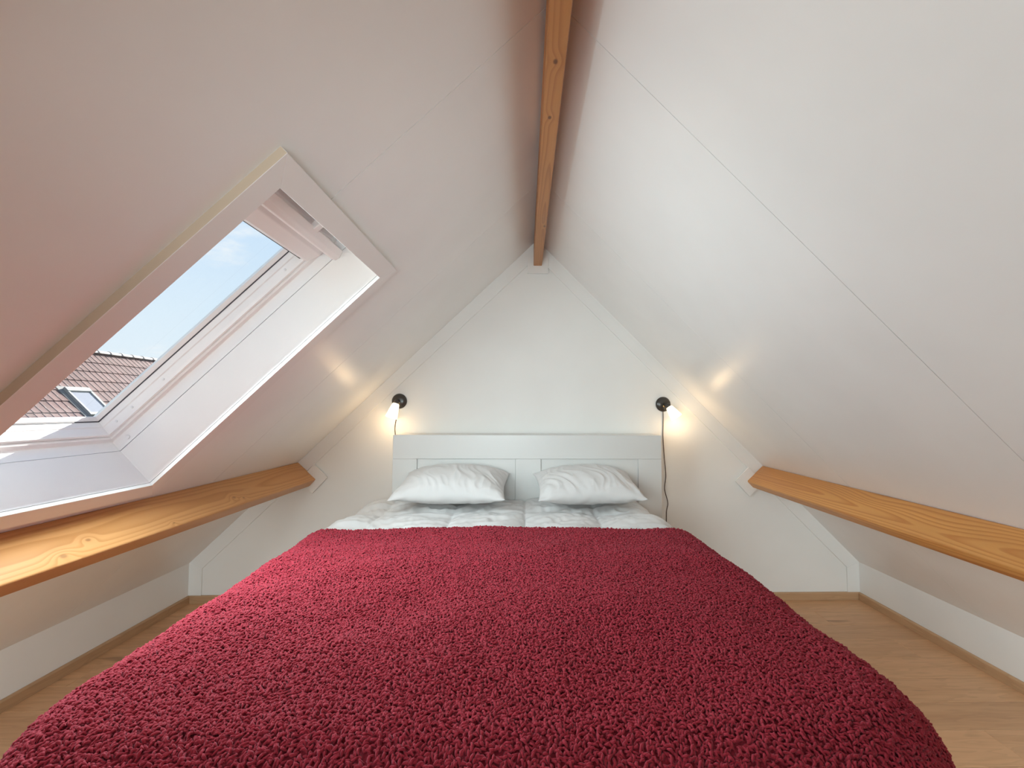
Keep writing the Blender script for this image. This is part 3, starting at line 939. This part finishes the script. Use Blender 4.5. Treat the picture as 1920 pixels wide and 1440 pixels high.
# ------------------------------------------------------------------ wall lamps
def wall_lamp(base, neck, mouth, cord, label, knob=None):
    base, neck, mouth = Vector(base), Vector(neck), Vector(mouth)
    L = tag(empty('wall_lamp', base), label, 'lamp', 'lamps beside the headboard')
    def put(mb, name, mat, smooth=True, parent=L):
        me = mb.mesh(name, mat, smooth=smooth)
        o = link(name, me)
        o.parent = parent
        o.matrix_parent_inverse = Matrix.Identity(4)
        o.location = -base if parent is L else (0, 0, 0)
        return o
    r = 0.0535
    prof = [(0.0, r), (0.004, r), (0.009, r * 0.96), (0.015, r * 0.84), (0.020, r * 0.62), (0.023, r * 0.3), (0.024, 0.0)]
    put(MB().lathe(base, (0, -1, 0), prof, 36), 'rosette', M_BLACK)
    ax = (mouth - neck).normalized()
    joint = neck - ax * 0.016
    put(MB().tube([base + Vector((0, -0.018, 0)), base.lerp(joint, 0.5) + Vector((0, -0.006, 0)), joint], [0.011, 0.009, 0.010], 12), 'arm', M_BLACK)
    put(MB().lathe(neck, ax, [(-0.026, 0), (-0.026, 0.012), (-0.018, 0.0175), (0.004, 0.0185), (0.006, 0.016), (0.006, 0)], 24), 'socket', M_BLACK)
    ln = (mouth - neck).length
    pr = [(0.0, 0.021), (0.006, 0.0245), (ln * 0.5, 0.034), (ln, 0.0425), (ln, 0.0400), (ln * 0.5, 0.0315), (0.008, 0.0215), (0.002, 0.017)]
    sh = put(MB().lathe(neck, ax, pr, 32, closed=True), 'lamp_shade', M_SHADE)
    sh['label'] = 'glowing opal glass cone shade'
    put(MB().lathe(neck, ax, [(0.006, 0), (0.006, 0.010), (0.03, 0.012), (0.05, 0.019), (0.066, 0.017), (0.078, 0.0)], 18), 'bulb', M_SHADE)
    put(MB().tube(cord, 0.0028, 6), 'cord', M_CORD)
    if knob is not None:
        k = put(MB().lathe(Vector(knob), (0, -1, 0), [(-0.006, 0.004), (0.006, 0.004), (0.008, 0.0065), (0.013, 0.0065), (0.015, 0.003), (0.015, 0)], 14), 'switch_knob', M_BRASS)
        k['label'] = 'brass switch knob'
    ld = bpy.data.lights.new('lamp_bulb', 'POINT')
    ld.energy = 1.0
    ld.color = (1.0, 0.68, 0.36)
    ld.shadow_soft_size = 0.035
    lo = bpy.data.objects.new('lamp_light', ld)
    lo.location = mouth + ax * 0.025 + Vector((0, -0.045, 0))
    COL.objects.link(lo)
    return L
def spline(pts, n=10):
    out = []
    P = [Vector(p) for p in pts]
    P = [P[0] * 2 - P[1]] + P + [P[-1] * 2 - P[-2]]
    for i in range(1, len(P) - 2):
        for k in range(n):
            t = k / n
            a, b, c, d = P[i - 1], P[i], P[i + 1], P[i + 2]
            out.append(0.5 * ((2 * b) + (c - a) * t + (2 * a - 5 * b + 4 * c - d) * t * t + (3 * b - 3 * c + d - a) * t ** 3))
    out.append(P[-2])
    return out
WY = D - 0.001
cy_ = D - 0.006
wall_lamp((-0.893, WY, 1.397), (-0.902, 3.328, 1.379), (-0.927, 3.305, 1.282),
          spline([(-0.897, cy_, 1.349), (-0.908, cy_, 1.30), (-0.916, cy_, 1.254), (-0.921, cy_, 1.205), (-0.915, cy_ - 0.004, 1.15), (-0.90, cy_ , 1.00), (-0.905, cy_, 0.60)]),
          'lit wall lamp tilted away from the bed, over the pillow nearest the roof window', (-0.889, D - 0.022, 1.385))
wall_lamp((0.992, WY, 1.382), (1.018, 3.328, 1.363), (1.065, 3.305, 1.288),
          spline([(0.990, cy_, 1.334), (0.990, cy_, 1.25), (0.988, cy_, 1.153), (0.997, cy_, 0.994), (1.006, cy_, 0.873), (0.996, cy_, 0.779), (1.018, cy_, 0.681), (1.007, cy_, 0.606), (1.007, cy_, 0.40)]),
          'lit wall lamp with a long brown cord hanging beside the headboard', (0.988, D - 0.022, 1.368))

# ------------------------------------------------------------------ the neighbouring house seen through the roof window
NX, NZ, NT_ = -13.548, 3.05, 0.96
NLN = math.hypot(1, NT_)
def NR(s, y, h=0.0):     # on its roof facing the window
    return Vector((NX + s / NLN + h * NT_ / NLN, y, NZ - s * NT_ / NLN + h / NLN))
house = tag(empty('neighbour_house', (0, 0, 0)), 'house with a brown-red tiled roof outside the roof window', 'house')
Y0n, Y1n = 8.6, 18.2
SB = 3.5
MB().box(0.02, SB, Y0n, Y1n, -0.20, -0.03, NR).build('roof_boarding', M_DECK, house)
def NRb(s, y, h=0.0):
    p = NR(s, y, h); return Vector((2 * NX - p.x, p.y, p.z))
MB().box(0.0, SB, Y0n, Y1n, -0.2, 0.02, NRb).build('rear_roof', M_TILE, house)
ex = SB / NLN - 0.15
MB().prism([(NX - ex, Y0n + 0.1, -6), (NX + ex, Y0n + 0.1, -6), (NX + ex, Y0n + 0.1, NZ - ex * NT_ - 0.30), (NX, Y0n + 0.1, NZ - 0.32), (NX - ex, Y0n + 0.1, NZ - ex * NT_ - 0.30)],
           [(NX - ex, Y1n - 0.1, -6), (NX + ex, Y1n - 0.1, -6), (NX + ex, Y1n - 0.1, NZ - ex * NT_ - 0.30), (NX, Y1n - 0.1, NZ - 0.32), (NX - ex, Y1n - 0.1, NZ - ex * NT_ - 0.30)]).build('wall', M_BRICK, house)
gut = [NR(SB - 0.02, 0, -0.02) + Vector(q) for q in ((0, 0, 0), (0.10, 0, 0), (0.12, 0, 0.02), (0.10, 0, -0.08), (0.02, 0, -0.09))]
MB().prism([p + Vector((0, Y0n, 0)) for p in gut], [p + Vector((0, Y1n, 0)) for p in gut]).build('gutter', M_ZINC, house)
CW, CH = 0.1965, 0.43
def tile_mesh():
    # across (y): flat pan with a narrow bead on the near edge; lower end lifted over the next course
    prof = [(0.0, 0.0), (0.001, 0.007), (0.005, 0.011), (0.009, 0.0125), (0.013, 0.011), (0.017, 0.007), (0.020, 0.002), (0.080, -0.001), (0.150, 0.0), (0.205, 0.003)]
    mb = MB()
    A, B = [], []
    for (yy, h) in prof:
        A.append(Vector((0.0, yy, h - 0.004))); B.append(Vector((CH + 0.055, yy, h + 0.020)))
    lowA = [p - Vector((0, 0, 0.014)) for p in reversed(A)]; lowB = [p - Vector((0, 0, 0.016)) for p in reversed(B)]
    mb.prism(A + lowA, B + lowB)
    me = mb.mesh('roof_tile', M_TILE)
    me.materials.append(M_BEAD)
    for p in me.polygons:
        c = p.center
        if c.y < 0.0195 and p.normal.z > 0.05 and abs(p.normal.x) < 0.5:
            p.material_index = 1; p.use_smooth = True
    return me
tm = tile_mesh()
Rn = Matrix((Vector((1 / NLN, 0, -NT_ / NLN)), Vector((0, 1, 0)), Vector((NT_ / NLN, 0, 1 / NLN)))).transposed().to_4x4()
WS0, WS1, WY0, WY1 = 1.80, 2.83, 12.77, 13.48
ncol, row0 = 37, 0.05
yt = 10.46
for r_ in range(8):
    for c_ in range(ncol):
        s_, y_ = row0 + r_ * CH, yt + c_ * CW
        if s_ + CH > WS0 + 0.05 and s_ < WS1 and y_ + CW * 0.6 > WY0 - 0.08 and y_ + CW * 0.4 < WY1 + 0.08:
            continue
        o = link('roof_tile', tm, house)
        m4 = Rn.copy(); m4.translation = NR(s_, y_, 0.0)
        o.matrix_local = m4
# tiles beyond the countable ones, joined
mb = MB()
vs = [v.co.copy() for v in tm.vertices]; fs = [tuple(p.vertices) for p in tm.polygons]
for r_ in range(8):
    for c_ in list(range(-9, 0)) + [37, 38, 39]:
        off = len(mb.v)
        m4 = Rn.copy(); m4.translation = NR(row0 + r_ * CH, yt + c_ * CW, 0.0)
        mb.v += [tuple(m4 @ v) for v in vs]; mb.f += [tuple(i + off for i in f) for f in fs]
rest = mb.build('outer_roof_tiles', M_TILE, house); rest['kind'] = 'stuff'
# ridge tiles: half rounds, each with a raised lip
def ridge_tile_mesh():
    mb = MB()
    n = 10
    def ring(y, r, t=0.0):
        return [Vector((r * math.cos(a), y, r * math.sin(a) * 0.8)) for a in (math.pi * k / n for k in range(n + 1))]
    def shell(y0, y1, r0, r1):
        A, B = ring(y0, r0), ring(y1, r1)
        A2, B2 = [p * 1 for p in reversed(ring(y0, r0 - 0.018))], [p * 1 for p in reversed(ring(y1, r1 - 0.018))]
        mb.prism(A + A2, B + B2)
    shell(0.0, 0.40, 0.118, 0.112)
    shell(0.395, 0.445, 0.132, 0.134)
    return mb.mesh('ridge_tile', M_RIDGE)
rm = ridge_tile_mesh()
yy = Y0n
while yy < Y1n - 0.4:
    o = link('ridge_tile', rm, house); o.location = (NX, yy, NZ - 0.015)
    yy += 0.44
# its roof window
wf = MB()
def NB(s0, s1, y0, y1, h0, h1, name, mat, parent, bevel=0.004):
    return MB().box(s0, s1, y0, y1, h0, h1, NR).build(name, mat, parent, bevel=bevel)
rw = NB(WS0 - 0.10, WS1 + 0.13, WY0 - 0.13, WY1 + 0.13, 0.0, 0.028, 'roof_window', M_ZINC, house)
rw['label'] = 'small roof window with grey flashing in the tiles'
NB(WS0, WS0 + 0.14, WY0, WY1, 0.028, 0.105, 'top_cover', M_COVER, rw)
NB(WS1 - 0.09, WS1, WY0, WY1, 0.028, 0.085, 'bottom_cover', M_COVER, rw)
NB(WS0 + 0.13, WS1 - 0.08, WY0, WY0 + 0.055, 0.028, 0.09, 'side_cover', M_COVER, rw)
NB(WS0 + 0.13, WS1 - 0.08, WY1 - 0.055, WY1, 0.028, 0.09, 'side_cover', M_COVER, rw)
NB(WS0 + 0.13, WS1 - 0.08, WY0 + 0.05, WY1 - 0.05, 0.03, 0.062, 'pane', M_BLIND, rw, 0.001)
structure(MB().box(-60, 40, -40, 70, -6.3, -6.0).build('ground', M_GROUND), 'ground far below outside')
